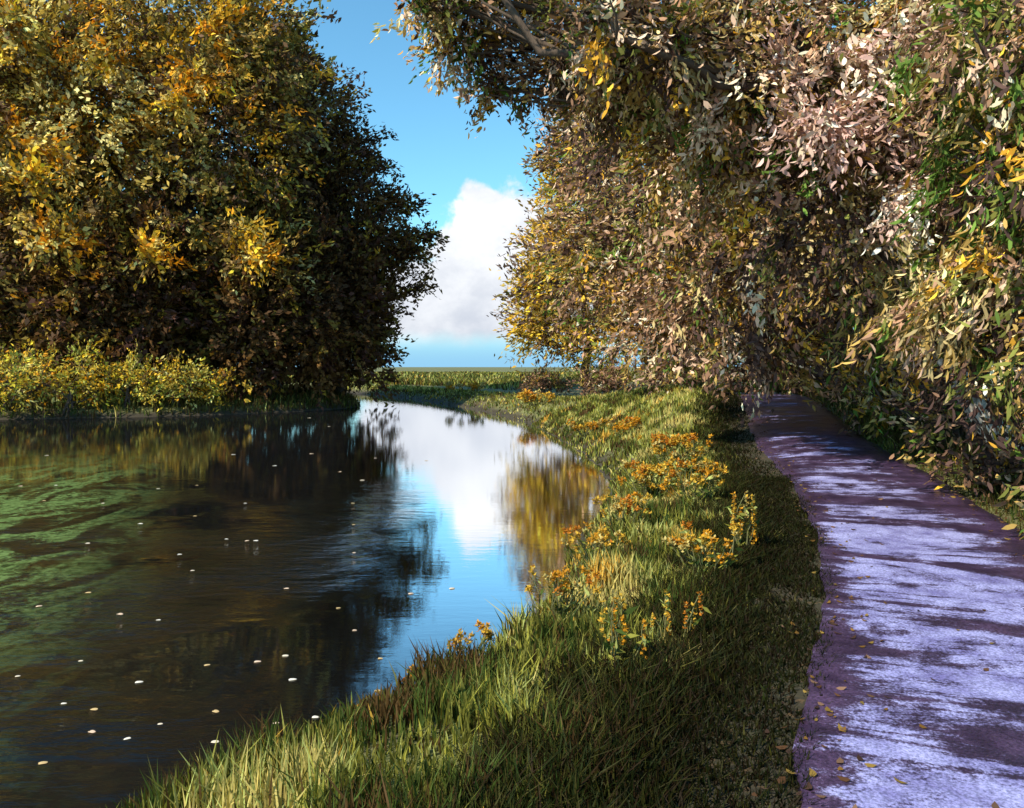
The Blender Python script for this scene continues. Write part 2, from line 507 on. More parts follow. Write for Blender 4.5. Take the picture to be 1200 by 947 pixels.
def make_tree(name, label, cat, base, trunk_r, lobes, palette, weights, leaf, clumps_m2, per_clump, spread, seed,
              group=None, bark=None, hang=(0, 0, -0.3), inner=0.5, lean=(0, 0), stems=1, aspect=0.42, mixup=0.16, twigs=5, fringe=0.10, oval=False, bough=None):
    rng = np.random.default_rng(seed)
    base = np.array([base[0], base[1], height(base[0], base[1])]) if len(base) == 2 else np.asarray(base, float)
    t = empty(name, tuple(base), label, cat, group)
    lobes = [(np.asarray(c, float), np.asarray(r, float) * np.ones(3)) for c, r in lobes]
    cent = np.mean([c for c, _ in lobes], 0)
    limbs = []
    zs = np.array([c[2] for c, _ in lobes])
    forks = []
    for s in range(stems):
        b0 = base + np.array([rng.normal(0, 0.2), rng.normal(0, 0.2), -0.15]) * (0 if stems == 1 else 1) + np.array([0, 0, -0.15])
        top = base + (cent - base) * np.array([0.35, 0.35, 0.0]) + np.array([lean[0], lean[1], (cent[2] - base[2]) * rng.uniform(0.75, 1.0)])
        p, r = limb_path(b0, top, trunk_r, trunk_r * 0.45, 0.035, 10, rng)
        r[0] *= 1.45; r[1] *= 1.12
        limbs.append((p, r)); forks.append((p, r))
    for c, rr in lobes:
        p, r = forks[rng.integers(len(forks))]
        i = int(np.clip(np.searchsorted(p[:, 2], c[2] - 0.45 * np.linalg.norm(c[:2] - cent[:2]) - rr[2] * 0.4), 3, 9))
        q = limb_path(p[i], c + rng.normal(0, 0.15, 3) * rr, r[i] * 0.62, 0.03 + trunk_r * 0.08, 0.08, 8, rng)
        limbs.append(q)
        for k in range(twigs):
            d = unit(rng.normal(size=3)) * rr * rng.uniform(0.6, 1.0)
            j = rng.integers(3, 8)
            limbs.append(limb_path(q[0][j], c + d, q[1][j] * 0.55, 0.008 + trunk_r * 0.02, 0.07, 6, rng))
    V, Q = tubes(limbs, 7)
    link_mesh('trunk', mesh_np('trunk', V - base, Q), bark or M_BARK, t, True)
    V, Q, C = crown_leaves(rng, lobes, palette, weights, leaf, clumps_m2, per_clump, spread, hang, mixup, inner, aspect, fringe, oval)
    if bough:                                                    # boughs that have turned another colour
        for c, r in bough[0]:
            V2, Q2, C2 = crown_leaves(rng, [(c, r)], bough[1], bough[2], leaf, clumps_m2 * 1.1, per_clump, spread * 1.15, hang, 0.15, 0.1, aspect, 0.3, oval)
            Q = np.concatenate([Q, Q2 + len(V)]); V = np.concatenate([V, V2]); C = np.concatenate([C, C2])
    link_mesh('crown', mesh_np('crown', V - base, Q, C), M_LEAF, t)
    return t


# ------------------------------------------------------------------ the lie of the land
RIGHT_BANK = np.array([(-9, -60), (-6, -18), (-4.6, -4), (-3.6, 1.5), (-2.5, 3.9), (-1.62, 5.0), (-0.92, 5.7), (-0.41, 6.35), (0.02, 7.3),
                       (0.50, 9.2), (1.22, 12.8), (2.0, 16.0), (2.25, 19.5), (2.2, 22.5), (1.6, 30), (0.0, 40.5), (-4, 54), (-11.4, 72),
                       (-26, 90), (-50, 102), (-160, 118)], float)
LEFT_BANK = np.array([(-160, 92), (-48, 78), (-24, 70), (-14, 61), (-10.0, 52), (-15, 44), (-25, 39.5), (-44, 35), (-160, 30)], float)
CANAL = np.concatenate([RIGHT_BANK, LEFT_BANK, [(-160, -60)]])

PATH_LEFT = np.array([(-0.6, -12), (0.2, -3), (0.75, 1.0), (1.21, 3.45), (1.85, 4.9), (2.55, 6.6), (3.25, 8.5), (4.35, 12.6), (5.3, 17.5),
                      (6.7, 23), (8.1, 29), (8.3, 34), (7.2, 41), (3.6, 51), (-2.5, 63), (-12, 80), (-40, 101), (-100, 115)], float)


def catmull(P, n=8):
    P = np.vstack([2 * P[0] - P[1], P, 2 * P[-1] - P[-2]])
    out = []
    for i in range(1, len(P) - 2):
        t = np.linspace(0, 1, n, endpoint=False)[:, None]
        a, b, c, d = P[i - 1], P[i], P[i + 1], P[i + 2]
        out.append(0.5 * (2 * b + (c - a) * t + (2 * a - 5 * b + 4 * c - d) * t ** 2 + (3 * b - a - 3 * c + d) * t ** 3))
    out.append(P[-2][None])
    return np.concatenate(out)


PL = catmull(PATH_LEFT)
tan = unit(np.gradient(PL, axis=0))
NOR = np.stack([tan[:, 1], -tan[:, 0]], 1)          # to the right of the walker
PATH_W = 2.2
PMID = PL + NOR * PATH_W * 0.5


def poly_dist(P, poly, closed=False):
    """distance of points (N,2) to a polyline, and the side sign of the nearest segment"""
    best = np.full(len(P), 1e18); side = np.ones(len(P))
    n = len(poly)
    for i in range(n if closed else n - 1):
        a, b = poly[i], poly[(i + 1) % n]
        ab = b - a
        t = np.clip(((P - a) @ ab) / (ab @ ab + 1e-12), 0, 1)
        d = P - (a + t[:, None] * ab)
        dd = (d ** 2).sum(1)
        m = dd < best
        best[m] = dd[m]
        side[m] = np.sign(ab[1] * d[m, 0] - ab[0] * d[m, 1])   # + : to the right of the line
    return np.sqrt(best), side


def inside(P, poly):
    x, y = P[:, 0], P[:, 1]
    r = np.zeros(len(P), bool)
    n = len(poly)
    for i in range(n):
        (x1, y1), (x2, y2) = poly[i], poly[(i + 1) % n]
        c = (y1 > y) != (y2 > y)
        xx = (x2 - x1) * (y - y1) / (y2 - y1 + 1e-12) + x1
        r ^= c & (x < xx)
    return r


RB = catmull(RIGHT_BANK, 6)
LB = catmull(LEFT_BANK, 6)
CANAL_S = np.concatenate([RB, LB, [(-160, -60)]])


def sst(x, a, b):
    t = np.clip((x - a) / (b - a), 0, 1)
    return t * t * (3 - 2 * t)


def wob(x, y):
    return (np.sin(x * 1.7 + y * 0.6) * np.sin(y * 1.3 - x * 0.4) + 0.5 * np.sin(x * 4.1 + 1.3 * y + 1) * np.sin(y * 3.7 - x))


def ground_z(P):
    P = np.atleast_2d(np.asarray(P, float))
    d, _ = poly_dist(P, CANAL_S, True)
    s = np.where(inside(P, CANAL_S), -d, d)
    x, y = P[:, 0], P[:, 1]
    s = s + 0.05 * np.sin(x * 3.1 + y * 2.3) + 0.04 * np.sin(x * 7.3 - y * 5.1)
    pd, ps = poly_dist(P, PMID)
    right = ps * pd                                   # signed distance from the path's middle
    rise = 0.85 * sst(y, 7, 29) * (1 - sst(y, 31, 47)) * sst(s, 0.8, 4.5) * (x > -6)
    z = 0.45 * sst(s, 0.0, 0.7) + 0.25 * sst(s, 0.6, 2.6) + rise
    z = np.where(s < 0, -0.9 * sst(-s, 0, 1.4), z)
    flat = sst(pd, 1.2, 2.0)
    hump = 0.16 * np.exp(-((right + 3.0) / 0.8) ** 2) * (s > 0.6) * (y > -2) * (y < 45)
    z = z + (hump + 0.035 * wob(x, y) * sst(s, 0.3, 1.5)) * flat
    z = z + np.clip((right - 1.7) * 0.10, 0, 0.7) * (1 - sst(y, 60, 90))
    return z, s, right


def height(x, y):
    return float(ground_z([(x, y)])[0][0])


def graded(lo, hi, fine_lo, fine_hi, step, growth=1.12):
    v = list(np.arange(fine_lo, fine_hi + 1e-6, step))
    s = step
    while v[-1] < hi:
        s *= growth; v.append(v[-1] + s)
    s = step; pre = []
    cur = v[0]
    while cur > lo:
        s *= growth; cur -= s; pre.append(cur)
    return np.array(pre[::-1] + v)


xs = graded(-4000, 4000, -6, 14, 0.16)
ys = graded(-600, 6500, -1, 36, 0.2, 1.05)
GX, GY = np.meshgrid(xs, ys)
P = np.stack([GX.ravel(), GY.ravel()], 1)
gz, gs, gr = ground_z(P)
gz = gz - 0.05 * (np.abs(gr + 0.6) < 1.45) * (gs > 0.3)          # the bed under path and verge
nx, ny = len(xs), len(ys)
idx = np.arange(nx * ny).reshape(ny, nx)
faces = np.stack([idx[:-1, :-1], idx[:-1, 1:], idx[1:, 1:], idx[1:, :-1]], -1).reshape(-1, 4)
o = link_mesh('ground', mesh_np('ground', np.column_stack([P, gz]), faces), M_GROUND, None, True)
tag(o, 'grassy canal banks and the flat meadow reaching to the horizon', 'ground', kind='structure')

me = mesh_np('canal_water', np.array([(-159, -59, 0), (6, -59, 0), (6, 119, 0), (-159, 119, 0)]), np.array([[0, 1, 2, 3]]))
tag(link_mesh('canal_water', me, M_WATER), 'still dark canal water mirroring the cloud and the trees', 'water', kind='structure')


def strip(name, mat, a0, a1, lift, n=9, ragged=0.0, first=0, last=None):
    """a sheet that follows the path's left edge between two offsets"""
    pts, nor = PL[first:last], NOR[first:last]
    arc = np.concatenate([[0], np.cumsum(np.linalg.norm(np.diff(pts, axis=0), axis=1))])
    m = max(60, int(arc[-1] / 0.25))
    q = np.linspace(0, arc[-1], m)
    px = np.stack([np.interp(q, arc, pts[:, k]) for k in (0, 1)], 1)
    nn = unit(np.stack([np.interp(q, arc, nor[:, k]) for k in (0, 1)], 1))
    u = np.linspace(0, 1, n - 2)
    rg0 = ragged * (np.sin(q * 2.1) + 0.6 * np.sin(q * 5.3 + 1) + 0.5 * np.sin(q * 11.7))
    rg1 = ragged * (np.sin(q * 1.7 + 2) + 0.6 * np.sin(q * 6.1) + 0.5 * np.sin(q * 12.9 + 2))
    lo, hi = a0 + rg0, a1 + rg1
    offs = lo[:, None] + (hi - lo)[:, None] * u[None]
    offs = np.concatenate([offs[:, :1] - 0.05, offs, offs[:, -1:] + 0.05], 1)      # both edges turn down into the soil
    pp = px[:, None, :] + nn[:, None, :] * offs[..., None]
    z = ground_z(pp.reshape(-1, 2))[0].reshape(m, n) + lift
    z[:, 0] -= lift + 0.10; z[:, -1] -= lift + 0.10
    V = np.concatenate([pp, z[..., None]], -1).reshape(-1, 3)
    ii = np.arange(m * n).reshape(m, n)
    fc = np.stack([ii[:-1, :-1], ii[:-1, 1:], ii[1:, 1:], ii[1:, :-1]], -1).reshape(-1, 4)
    me = mesh_np(name, V, fc)
    uvl = me.uv_layers.new(name='UVMap')
    uvv = np.stack([offs, np.repeat(q[:, None], n, 1)], -1).reshape(-1, 2)
    uvl.data.foreach_set('uv', uvv[fc.ravel()].astype(np.float32).ravel())
    return link_mesh(name, me, mat, None, True)


tag(strip('verge', M_SHADED_LITTER, -1.15, 0.3, 0.02, 10, 0.05, 0, 101), 'verge of trodden earth and old leaves beside the towpath, shade painted into its colour', 'verge', kind='structure')
tag(strip('towpath', M_PATH, 0.0, PATH_W, 0.045, 15, 0.025, 0, 101), 'wet lavender gravel towpath with painted maroon shade bands bending between bank and hedge', 'path', kind='structure')


# ------------------------------------------------------------------ grass
def blades(P, z, h, w, colours, lean=0.35, rng=RNG, upright=1.0):
    n = len(P)
    base = np.column_stack([P, z - 0.02])
    a = rng.uniform(0, 2 * pi, n)
    side = np.column_stack([np.cos(a), np.sin(a), np.zeros(n)])
    b = rng.uniform(0, 2 * pi, n)
    ln = np.abs(rng.normal(0, lean, n))
    tipd = np.column_stack([np.cos(b) * ln, np.sin(b) * ln, np.ones(n) * upright])
    h = h[:, None]; w = w[:, None]
    mid = base + tipd * np.array([0.35, 0.35, 0.55]) * h
    tip = base + tipd * np.array([1.0, 1.0, 0.95]) * h
    V = np.empty((n, 5, 3))
    V[:, 0] = base - side * w / 2; V[:, 1] = base + side * w / 2
    V[:, 2] = mid + side * w * 0.4; V[:, 3] = mid - side * w * 0.4
    V[:, 4] = tip
    i = np.arange(n)[:, None] * 5
    # two triangles and a tip, all as triangles so one array holds them
    T = np.concatenate([i + [0, 1, 2], i + [0, 2, 3], i + [3, 2, 4]], 1).reshape(-1, 3)
    return V.reshape(-1, 3), T, np.repeat(colours, 3, 0)


GRASS_PAL = np.array([(0.48, 0.41, 0.14), (0.26, 0.26, 0.045), (0.13, 0.135, 0.028), (0.05, 0.08, 0.016), (0.08, 0.048, 0.018), (0.34, 0.38, 0.12)])


def patch_noise(P, k, seed):
    r = np.random.default_rng(seed)
    v = np.zeros(len(P))
    for i in range(7):
        f = r.normal(size=2) * k * (1 + 0.5 * i)
        v += np.sin(P @ f + r.uniform(0, 6)) / (1 + 0.35 * i)
    return v


def grass_colours(P, dark, rng, r=None):
    n = len(P)
    v = patch_noise(P, 1.4, 3) * 1.2 - 0.3 + rng.normal(0, 0.6, n)
    if r is not None: v = v + 1.1 * np.exp(-((r + 3.0) / 0.9) ** 2) * sst(P[:, 1], 4.0, 6.5) - 0.25 * (1 - sst(P[:, 1], 4.5, 6.5))
    bins = np.digitize(v, [-1.9, -0.9, 0.1, 0.9, 1.7])          # 0..5
    order = np.array([4, 3, 2, 1, 5, 0])
    c = GRASS_PAL[order[bins]]
    d = GRASS_PAL[np.array([4, 3, 4, 3, 2, 2])[rng.integers(0, 6, n)]] * 0.7
    m = rng.uniform(0, 1, n) < dark
    c = np.where(m[:, None], d, c)
    g_ = (patch_noise(P, 1.9, 31) + rng.normal(0, 0.5, n) > 2.3) & (dark < 0.6)      # tufts turned amber
    c = np.where(g_[:, None], np.array([(0.52, 0.31, 0.05)]), c)
    if r is not None: c = c * (0.45 + 0.55 * np.where(r < 0, sst(-r, 1.5, 2.2), 1))[:, None]  # grass darkens towards the path, part of the painted verge shade
    return c * rng.uniform(0.65, 1.35, (n, 1))


def scatter(xr, yr, n, rng):
    return np.column_stack([rng.uniform(*xr, n), rng.uniform(*yr, n)])


def grass_field(name, label, boxes, seed, sel, hfun, wfun, darkfun, lean=0.35, tone=1.0):
    rng = np.random.default_rng(seed)
    P = np.concatenate([scatter(xr, yr, n, rng) for xr, yr, n in boxes])
    z, s, r = ground_z(P)
    keep = sel(P, z, s, r, rng)
    P, z, s, r = P[keep], z[keep], s[keep], r[keep]
    h = hfun(P, s, r, rng); w = wfun(P, s, r, rng)
    V, T, C = blades(P, z, h, w, grass_colours(P, darkfun(P, s, r), rng, r) * tone, lean, rng)
    o = link_mesh(name, mesh_np(name, V, T, C), M_GRASS)
    return tag(o, label, 'grass', kind='stuff')


def edge_h(P, s, r, rng):
    tuft = 0.55 + 0.45 * np.clip(patch_noise(P, 2.2, 8), -1, 1)
    h = (0.08 + 0.17 * tuft) * rng.uniform(0.6, 1.3, len(P))
    h *= np.where(r < 0, 0.3 + 0.7 * sst(-r, 1.5, 2.5), 1)
    return h * (0.75 + 0.25 * sst(s, 0, 0.6))


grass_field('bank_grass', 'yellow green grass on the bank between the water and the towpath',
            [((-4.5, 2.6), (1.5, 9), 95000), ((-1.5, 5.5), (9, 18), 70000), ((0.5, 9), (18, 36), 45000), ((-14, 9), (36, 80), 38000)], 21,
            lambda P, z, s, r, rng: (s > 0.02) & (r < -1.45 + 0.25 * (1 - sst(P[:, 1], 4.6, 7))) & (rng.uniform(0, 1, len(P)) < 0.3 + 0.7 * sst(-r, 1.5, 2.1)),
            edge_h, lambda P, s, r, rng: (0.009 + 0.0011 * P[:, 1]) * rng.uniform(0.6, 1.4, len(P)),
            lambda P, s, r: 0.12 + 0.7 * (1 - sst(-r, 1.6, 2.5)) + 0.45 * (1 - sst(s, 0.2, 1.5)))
grass_field('verge_grass', 'sparse short grass on the verge beside the towpath, darkened by painted shade',
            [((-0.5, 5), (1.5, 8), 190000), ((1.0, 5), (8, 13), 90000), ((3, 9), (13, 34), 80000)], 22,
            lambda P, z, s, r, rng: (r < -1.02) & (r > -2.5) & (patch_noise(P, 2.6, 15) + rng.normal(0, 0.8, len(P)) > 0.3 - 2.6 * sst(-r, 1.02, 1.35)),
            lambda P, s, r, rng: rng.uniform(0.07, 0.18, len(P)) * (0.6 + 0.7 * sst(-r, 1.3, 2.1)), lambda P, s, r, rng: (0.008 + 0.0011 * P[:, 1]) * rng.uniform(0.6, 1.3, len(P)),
            lambda P, s, r: np.full(len(P), 0.95), 0.7, 0.45)  # low tone puts the verge's shade into the blade colour
grass_field('hedge_foot_grass', 'dull tangled grass at the foot of the hedge right of the towpath',
            [((3, 12), (3, 20), 60000), ((6, 18), (20, 45), 30000)], 23,
            lambda P, z, s, r, rng: (r > 1.08) & (r < 5.5),
            lambda P, s, r, rng: (0.10 + 0.45 * sst(r, 1.1, 2.0)) * rng.uniform(0.5, 1.3, len(P)),
            lambda P, s, r, rng: (0.006 + 0.0008 * P[:, 1]) * rng.uniform(0.6, 1.4, len(P)),
            lambda P, s, r: np.full(len(P), 0.95), 0.55)
grass_field('left_bank_grass', 'long shaded grass at the foot of the trees across the canal',
            [((-48, -8), (35, 62), 60000)], 24,
            lambda P, z, s, r, rng: (s > 0.0) & (s < 7) & (P[:, 0] < -8),
            lambda P, s, r, rng: rng.uniform(0.2, 0.7, len(P)), lambda P, s, r, rng: rng.uniform(0.03, 0.07, len(P)),
            lambda P, s, r: np.full(len(P), 0.9), 0.4)

grass_field('meadow_grass', 'rough olive grass of the far meadow under the cloud',
            [((-50, 40), (62, 120), 50000), ((-110, 60), (120, 260), 50000)], 25,
            lambda P, z, s, r, rng: (s > 0.3) & (np.abs(r) > 1.6),
            lambda P, s, r, rng: rng.uniform(0.25, 0.75, len(P)) * (0.6 + 0.4 * np.clip(patch_noise(P, 0.12, 40), -1, 1.4)), lambda P, s, r, rng: rng.uniform(0.08, 0.16, len(P)) * (P[:, 1] / 80),
            lambda P, s, r: np.full(len(P), 0.35), 0.5)

# ------------------------------------------------------------------ palettes (leaf colours, some with shade put into them)
OLIVE = [(0.22, 0.165, 0.04), (0.36, 0.245, 0.06), (0.52, 0.33, 0.04), (0.56, 0.24, 0.02), (0.10, 0.095, 0.025), (0.06, 0.035, 0.018), (0.44, 0.38, 0.16), (0.10, 0.06, 0.035)]
DARK = [(0.075, 0.038, 0.014), (0.11, 0.060, 0.020), (0.05, 0.028, 0.014), (0.13, 0.095, 0.022), (0.27, 0.18, 0.025), (0.075, 0.036, 0.028)]  # shaded side and underwood of the wood, shade put into the leaf colour
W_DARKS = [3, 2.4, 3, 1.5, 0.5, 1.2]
OCHRE = [(0.56, 0.36, 0.035), (0.40, 0.26, 0.04), (0.26, 0.20, 0.045), (0.11, 0.065, 0.03), (0.26, 0.17, 0.12), (0.07, 0.045, 0.035)]
W_OCH = [2.2, 2.6, 2.2, 1.8, 1.0, 1.2]
GOLDEN = [(0.50, 0.30, 0.025), (0.52, 0.21, 0.012), (0.50, 0.40, 0.14), (0.24, 0.19, 0.04), (0.12, 0.08, 0.03)]
PINK = [(0.62, 0.47, 0.40), (0.50, 0.33, 0.31), (0.66, 0.56, 0.42), (0.34, 0.22, 0.19)]
W_GOLD = [3.0, 2.2, 1.3, 0.9, 1.8, 2.6, 1.5, 2.6]
W_DARK = [0.9, 0.3, 0.15, 0.12, 1.4, 4.5, 0.1, 3.2]
W_MID = [2.2, 0.9, 0.4, 0.35, 2.4, 3.2, 0.4, 2.6]
MAUVE = [(0.26, 0.155, 0.10), (0.58, 0.41, 0.31), (0.14, 0.08, 0.052), (0.30, 0.205, 0.065), (0.48, 0.26, 0.03), (0.06, 0.036, 0.032), (0.12, 0.13, 0.03), (0.42, 0.34, 0.17), (0.08, 0.14, 0.025)]
W_MAUVE = [3.2, 1.6, 2.8, 2.2, 1.0, 3.0, 1.3, 1.3, 0.6]
W_NEAR = [3.0, 3.2, 2.4, 2.0, 1.1, 2.2, 1.3, 2.0, 0.8]
W_REED = [0.9, 0.4, 1.2, 2.4, 0.5, 2.2, 3.2, 1.0, 2.2]
W_OCHRE = [1.2, 0.2, 1.6, 3.0, 1.8, 2.0, 1.8, 1.0, 0.3]
W_BROWN = [0.8, 0.15, 2.2, 0.7, 0.2, 4.0, 0.6, 0.2, 0.1]
YELLOW = [(0.62, 0.40, 0.04), (0.40, 0.32, 0.06), (0.22, 0.24, 0.05), (0.12, 0.15, 0.03), (0.62, 0.52, 0.18), (0.07, 0.05, 0.02), (0.64, 0.30, 0.02)]

# ------------------------------------------------------------------ the wood across the canal
def lobes_px(rows, d):
    """(px, py, radius px[, extra depth])"""
    out = []
    for row in rows:
        px, py, r = row[:3]
        dd = d + (row[3] if len(row) > 3 else 0)
        rm = r / 940.0 * dd
        out.append((at(px, py, dd), (rm, rm * 0.9, rm * 0.92)))
    return out


LEFT = 'trees on the bank across the canal'


def left_tree(label, px, d, r, rows, w, seed, leaf=0.34, dens=1.35, per=20, inner=0.5, pal=OLIVE, gold=None):
    x = (px - 600) / 940.0 * d
    make_tree('broadleaf_tree', label, 'tree', (x, d), r, lobes_px(rows, d), pal, w, leaf, dens, per, 0.38, seed, LEFT,
              hang=(0.25, 0, -0.1), inner=inner, aspect=0.48, fringe=0.16,
              bough=gold and ([(c, r * np.array([1, 0.6, 0.8])) for c, r in lobes_px(gold, d)], GOLDEN, [3, 2, 1.2, 1.6, 1.6]))


left_tree('broad gold and olive tree at the left end of the far bank', 40, 46, 0.55,
          [(20, 40, 95), (95, 120, 100), (10, 190, 95), (70, 260, 90), (-60, 110, 110), (-30, 300, 85), (110, 330, 70)], W_GOLD, 101, gold=[(50, 175, 30, -5), (62, 275, 28, -5), (90, 270, 24, -5), (20, 25, 35, -4), (35, 210, 22, -6), (130, 60, 24, -5)])
left_tree('tall gold crowned tree whose top leaves the picture beside the sky gap', 220, 48, 0.6,
          [(210, 0, 105), (290, 60, 85), (180, 120, 95), (270, 160, 95), (230, 250, 95), (285, 30, 50), (330, 115, 55), (180, 330, 75), (300, 320, 70)], W_GOLD, 102, gold=[(290, 275, 28, -5), (180, 295, 22, -6), (235, 90, 26, -6), (250, 30, 28, -6), (300, 300, 20, -5), (210, 120, 18, -6)])
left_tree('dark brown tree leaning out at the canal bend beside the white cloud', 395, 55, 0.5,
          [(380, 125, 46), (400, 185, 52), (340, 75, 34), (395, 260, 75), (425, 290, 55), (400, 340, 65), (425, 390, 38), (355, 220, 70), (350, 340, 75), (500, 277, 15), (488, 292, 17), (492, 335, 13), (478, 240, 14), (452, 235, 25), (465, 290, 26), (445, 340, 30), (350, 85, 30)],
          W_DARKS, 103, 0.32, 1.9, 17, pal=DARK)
left_tree('olive and brown tree standing between the gold tree and the dark bend tree', 320, 58, 0.5,
          [(330, 170, 75), (300, 240, 85), (350, 290, 70), (290, 350, 75), (370, 360, 60), (310, 100, 60)], W_DARK, 104)
left_tree('brown tree set back in the gap between the two gold crowns', 130, 56, 0.55,
          [(120, 60, 90), (160, 200, 90), (110, 300, 95), (150, 380, 70), (80, 190, 90), (200, 320, 80)], W_MID, 105)
left_tree('shadowy tree at the far left edge of the wood', -60, 54, 0.55,
          [(-40, 130, 110), (-60, 260, 110), (-10, 350, 85), (-120, 200, 110), (-20, 20, 100)], W_MID, 106)

UNDER = 'dark bushes under the trees across the canal'


def bush(name, label, cat, px, d, w_px, h_m, palette, weights, seed, group, leaf=0.2, dens=3.0, per=10, spread=0.2, hang=(0, 0, 0.1), n_l=4, trunk_r=0.07, x=None, aspect=0.42, mixup=0.2, oval=False):
    rng = np.random.default_rng(seed)
    if x is None: x = (px - 600) / 940.0 * d
    z = height(x, d)
    w = w_px / 940.0 * d * 0.5
    L = []
    for i in range(n_l):
        a = (i + 0.5) / n_l * 2 - 1
        rr = w * rng.uniform(0.42, 0.6)
        hh = h_m * rng.uniform(0.36, 0.5)
        L.append(((x + a * w * 0.65, d + rng.normal(0, 0.3) * w, z + hh * 0.85 + h_m * (0.12 if i % 2 else 0.3) * (1 - abs(a) * 0.6)), (rr, rr * 0.9, hh)))
    return make_tree(name, label, cat, (x, d), trunk_r, L, palette, weights, leaf, dens, per, spread, seed, group, hang=hang, stems=3, inner=0.35, twigs=4, aspect=aspect, mixup=mixup, oval=oval)


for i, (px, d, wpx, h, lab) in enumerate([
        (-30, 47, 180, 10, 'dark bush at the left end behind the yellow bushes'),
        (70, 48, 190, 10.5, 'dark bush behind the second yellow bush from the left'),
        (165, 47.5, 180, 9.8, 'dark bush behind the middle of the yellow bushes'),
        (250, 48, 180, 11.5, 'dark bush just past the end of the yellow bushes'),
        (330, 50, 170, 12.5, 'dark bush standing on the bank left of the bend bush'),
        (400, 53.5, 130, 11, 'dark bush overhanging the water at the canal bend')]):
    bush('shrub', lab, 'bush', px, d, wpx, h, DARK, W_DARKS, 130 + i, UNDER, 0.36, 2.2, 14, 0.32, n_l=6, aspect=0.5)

YB = 'yellow flowering bushes along the far water edge'
for i, (px, d, wpx, h, lab) in enumerate([
        (10, 40.8, 110, 3.3, 'yellow flowering bush cut by the left picture edge at the water'),
        (85, 41.6, 100, 3.2, 'broad yellow flowering bush at the water under the left gold tree'),
        (150, 43.0, 80, 2.8, 'middle low bush with orange flecks at the far water edge'),
        (205, 43.9, 80, 2.6, 'yellow bush leaning over the water, second from the dark end'),
        (248, 45.0, 55, 2.0, 'smallest yellow bush, last before the dark bend trees')]):
    bush('flowering_bush', lab, 'bush', px, d - 0.7, wpx, h, YELLOW, [2.2, 1.8, 1.6, 1.2, 0.7, 2.6, 0.9], 150 + i, YB, 0.2, 4.0, 10, 0.2)

# ------------------------------------------------------------------ the trees and hedge right of the towpath
RT = 'trees along the right side of the towpath'


def right_tree(label, base, r, lobes, w, seed, leaf, dens, per, spread, hang, bark=None, stems=1, aspect=0.36, inner=0.4, name='broadleaf_tree', pal=MAUVE, twigs=6, oval=False, pale=None, fringe=0.1):
    make_tree(name, label, 'tree', base, r, lobes, pal, w, leaf, dens, per, spread, seed, RT, bark, hang, inner, stems=stems, aspect=aspect, twigs=twigs, oval=oval, fringe=fringe,
              bough=pale and (pale, PINK, [3, 2, 1.5, 1.5]))


# the near tree, its boughs reach over the path and the bank
right_tree('big mauve leaved tree with pale trunk, arching over the near towpath', (7.9, 12.4), 0.24,
           [(at(1080, 120, 12), 1.9), (at(1180, 260, 11.5), 1.6), (at(930, 60, 12.5), 1.7), (at(1000, 230, 12.5), 1.6), (at(860, 150, 13.5), 1.6),
            (at(1130, 10, 11), 1.9), (at(800, 30, 13), 1.5), (at(690, 20, 13.5), 1.25), (at(600, -5, 13.5), 0.85), (at(540, -10, 13.0), 0.6),
            (at(560, -220, 10), 1.1), (at(480, -160, 12), 0.9),
            (at(640, 80, 14.2), 0.7), (at(720, 100, 14), 0.9), (at(505, 0, 13), 0.7), (at(548, 50, 13.5), 0.65), (at(590, 95, 14), 0.6), (at(720, 35, 10.8), 0.6), (at(800, 55, 10.8), 0.55), (at(780, 70, 11.8), 0.8), (at(880, 90, 11.5), 1.0), (at(700, 40, 12.2), 0.7)],
           W_NEAR, 201, 0.125, 8.5, 26, 0.17, (0.3, -0.2, -0.55), M_BARK_PALE, oval=True,
           pale=[(at(985, 145, 10.6), (0.75, 0.5, 0.4)), (at(1100, 45, 10.2), (0.7, 0.5, 0.5)), (at(1070, 235, 10.8), (0.4, 0.4, 0.6)), (at(930, 95, 11.2), (0.35, 0.3, 0.5)), (at(1010, 60, 10.6), (0.4, 0.3, 0.3))])
right_tree('green and ochre tree with long hanging leaves at the right picture edge', (7.6, 8.6), 0.16,
           [(at(1190, 330, 9), 0.9), (at(1240, 200, 8.5), 1.1), (at(1170, 180, 9.5), 0.8), (at(1220, 60, 8.5), 1.1), (at(1260, 400, 8.5), 0.9), (at(1110, 370, 10), 0.8), (at(1190, 440, 9.5), 0.6)],
           W_REED, 202, 0.155, 10.5, 21, 0.16, (0.35, 0, -0.9), M_BARK, 2, 0.24, oval=True)
right_tree('mauve and ochre tree behind the near tree, beside the far reach of the path', (11.0, 20.0), 0.26,
           [(at(900, 300, 19), 2.2), (at(1000, 330, 19), 2.0), (at(830, 210, 20), 2.2), (at(760, 140, 21), 1.9), (at(1060, 200, 20), 2.4), (at(940, 150, 20), 2.2),
            (at(900, 390, 19.5), 1.6), (at(830, 340, 21), 1.9)],
           W_MAUVE, 203, 0.21, 4.6, 19, 0.26, (0.35, 0, -0.5))
right_tree('brown and mauve tree over the top of the towpath', (13.0, 31.0), 0.3,
           [(at(800, 300, 30), 2.8), (at(740, 220, 31), 2.8), (at(870, 250, 31), 3.0), (at(780, 380, 30), 2.4), (at(700, 160, 32), 2.2), (at(880, 380, 31), 2.6),
            (at(700, 300, 31), 2.4), (at(960, 300, 32), 3.0)],
           W_MAUVE, 204, 0.26, 3.0, 18, 0.32, (-0.2, 0, -0.4))
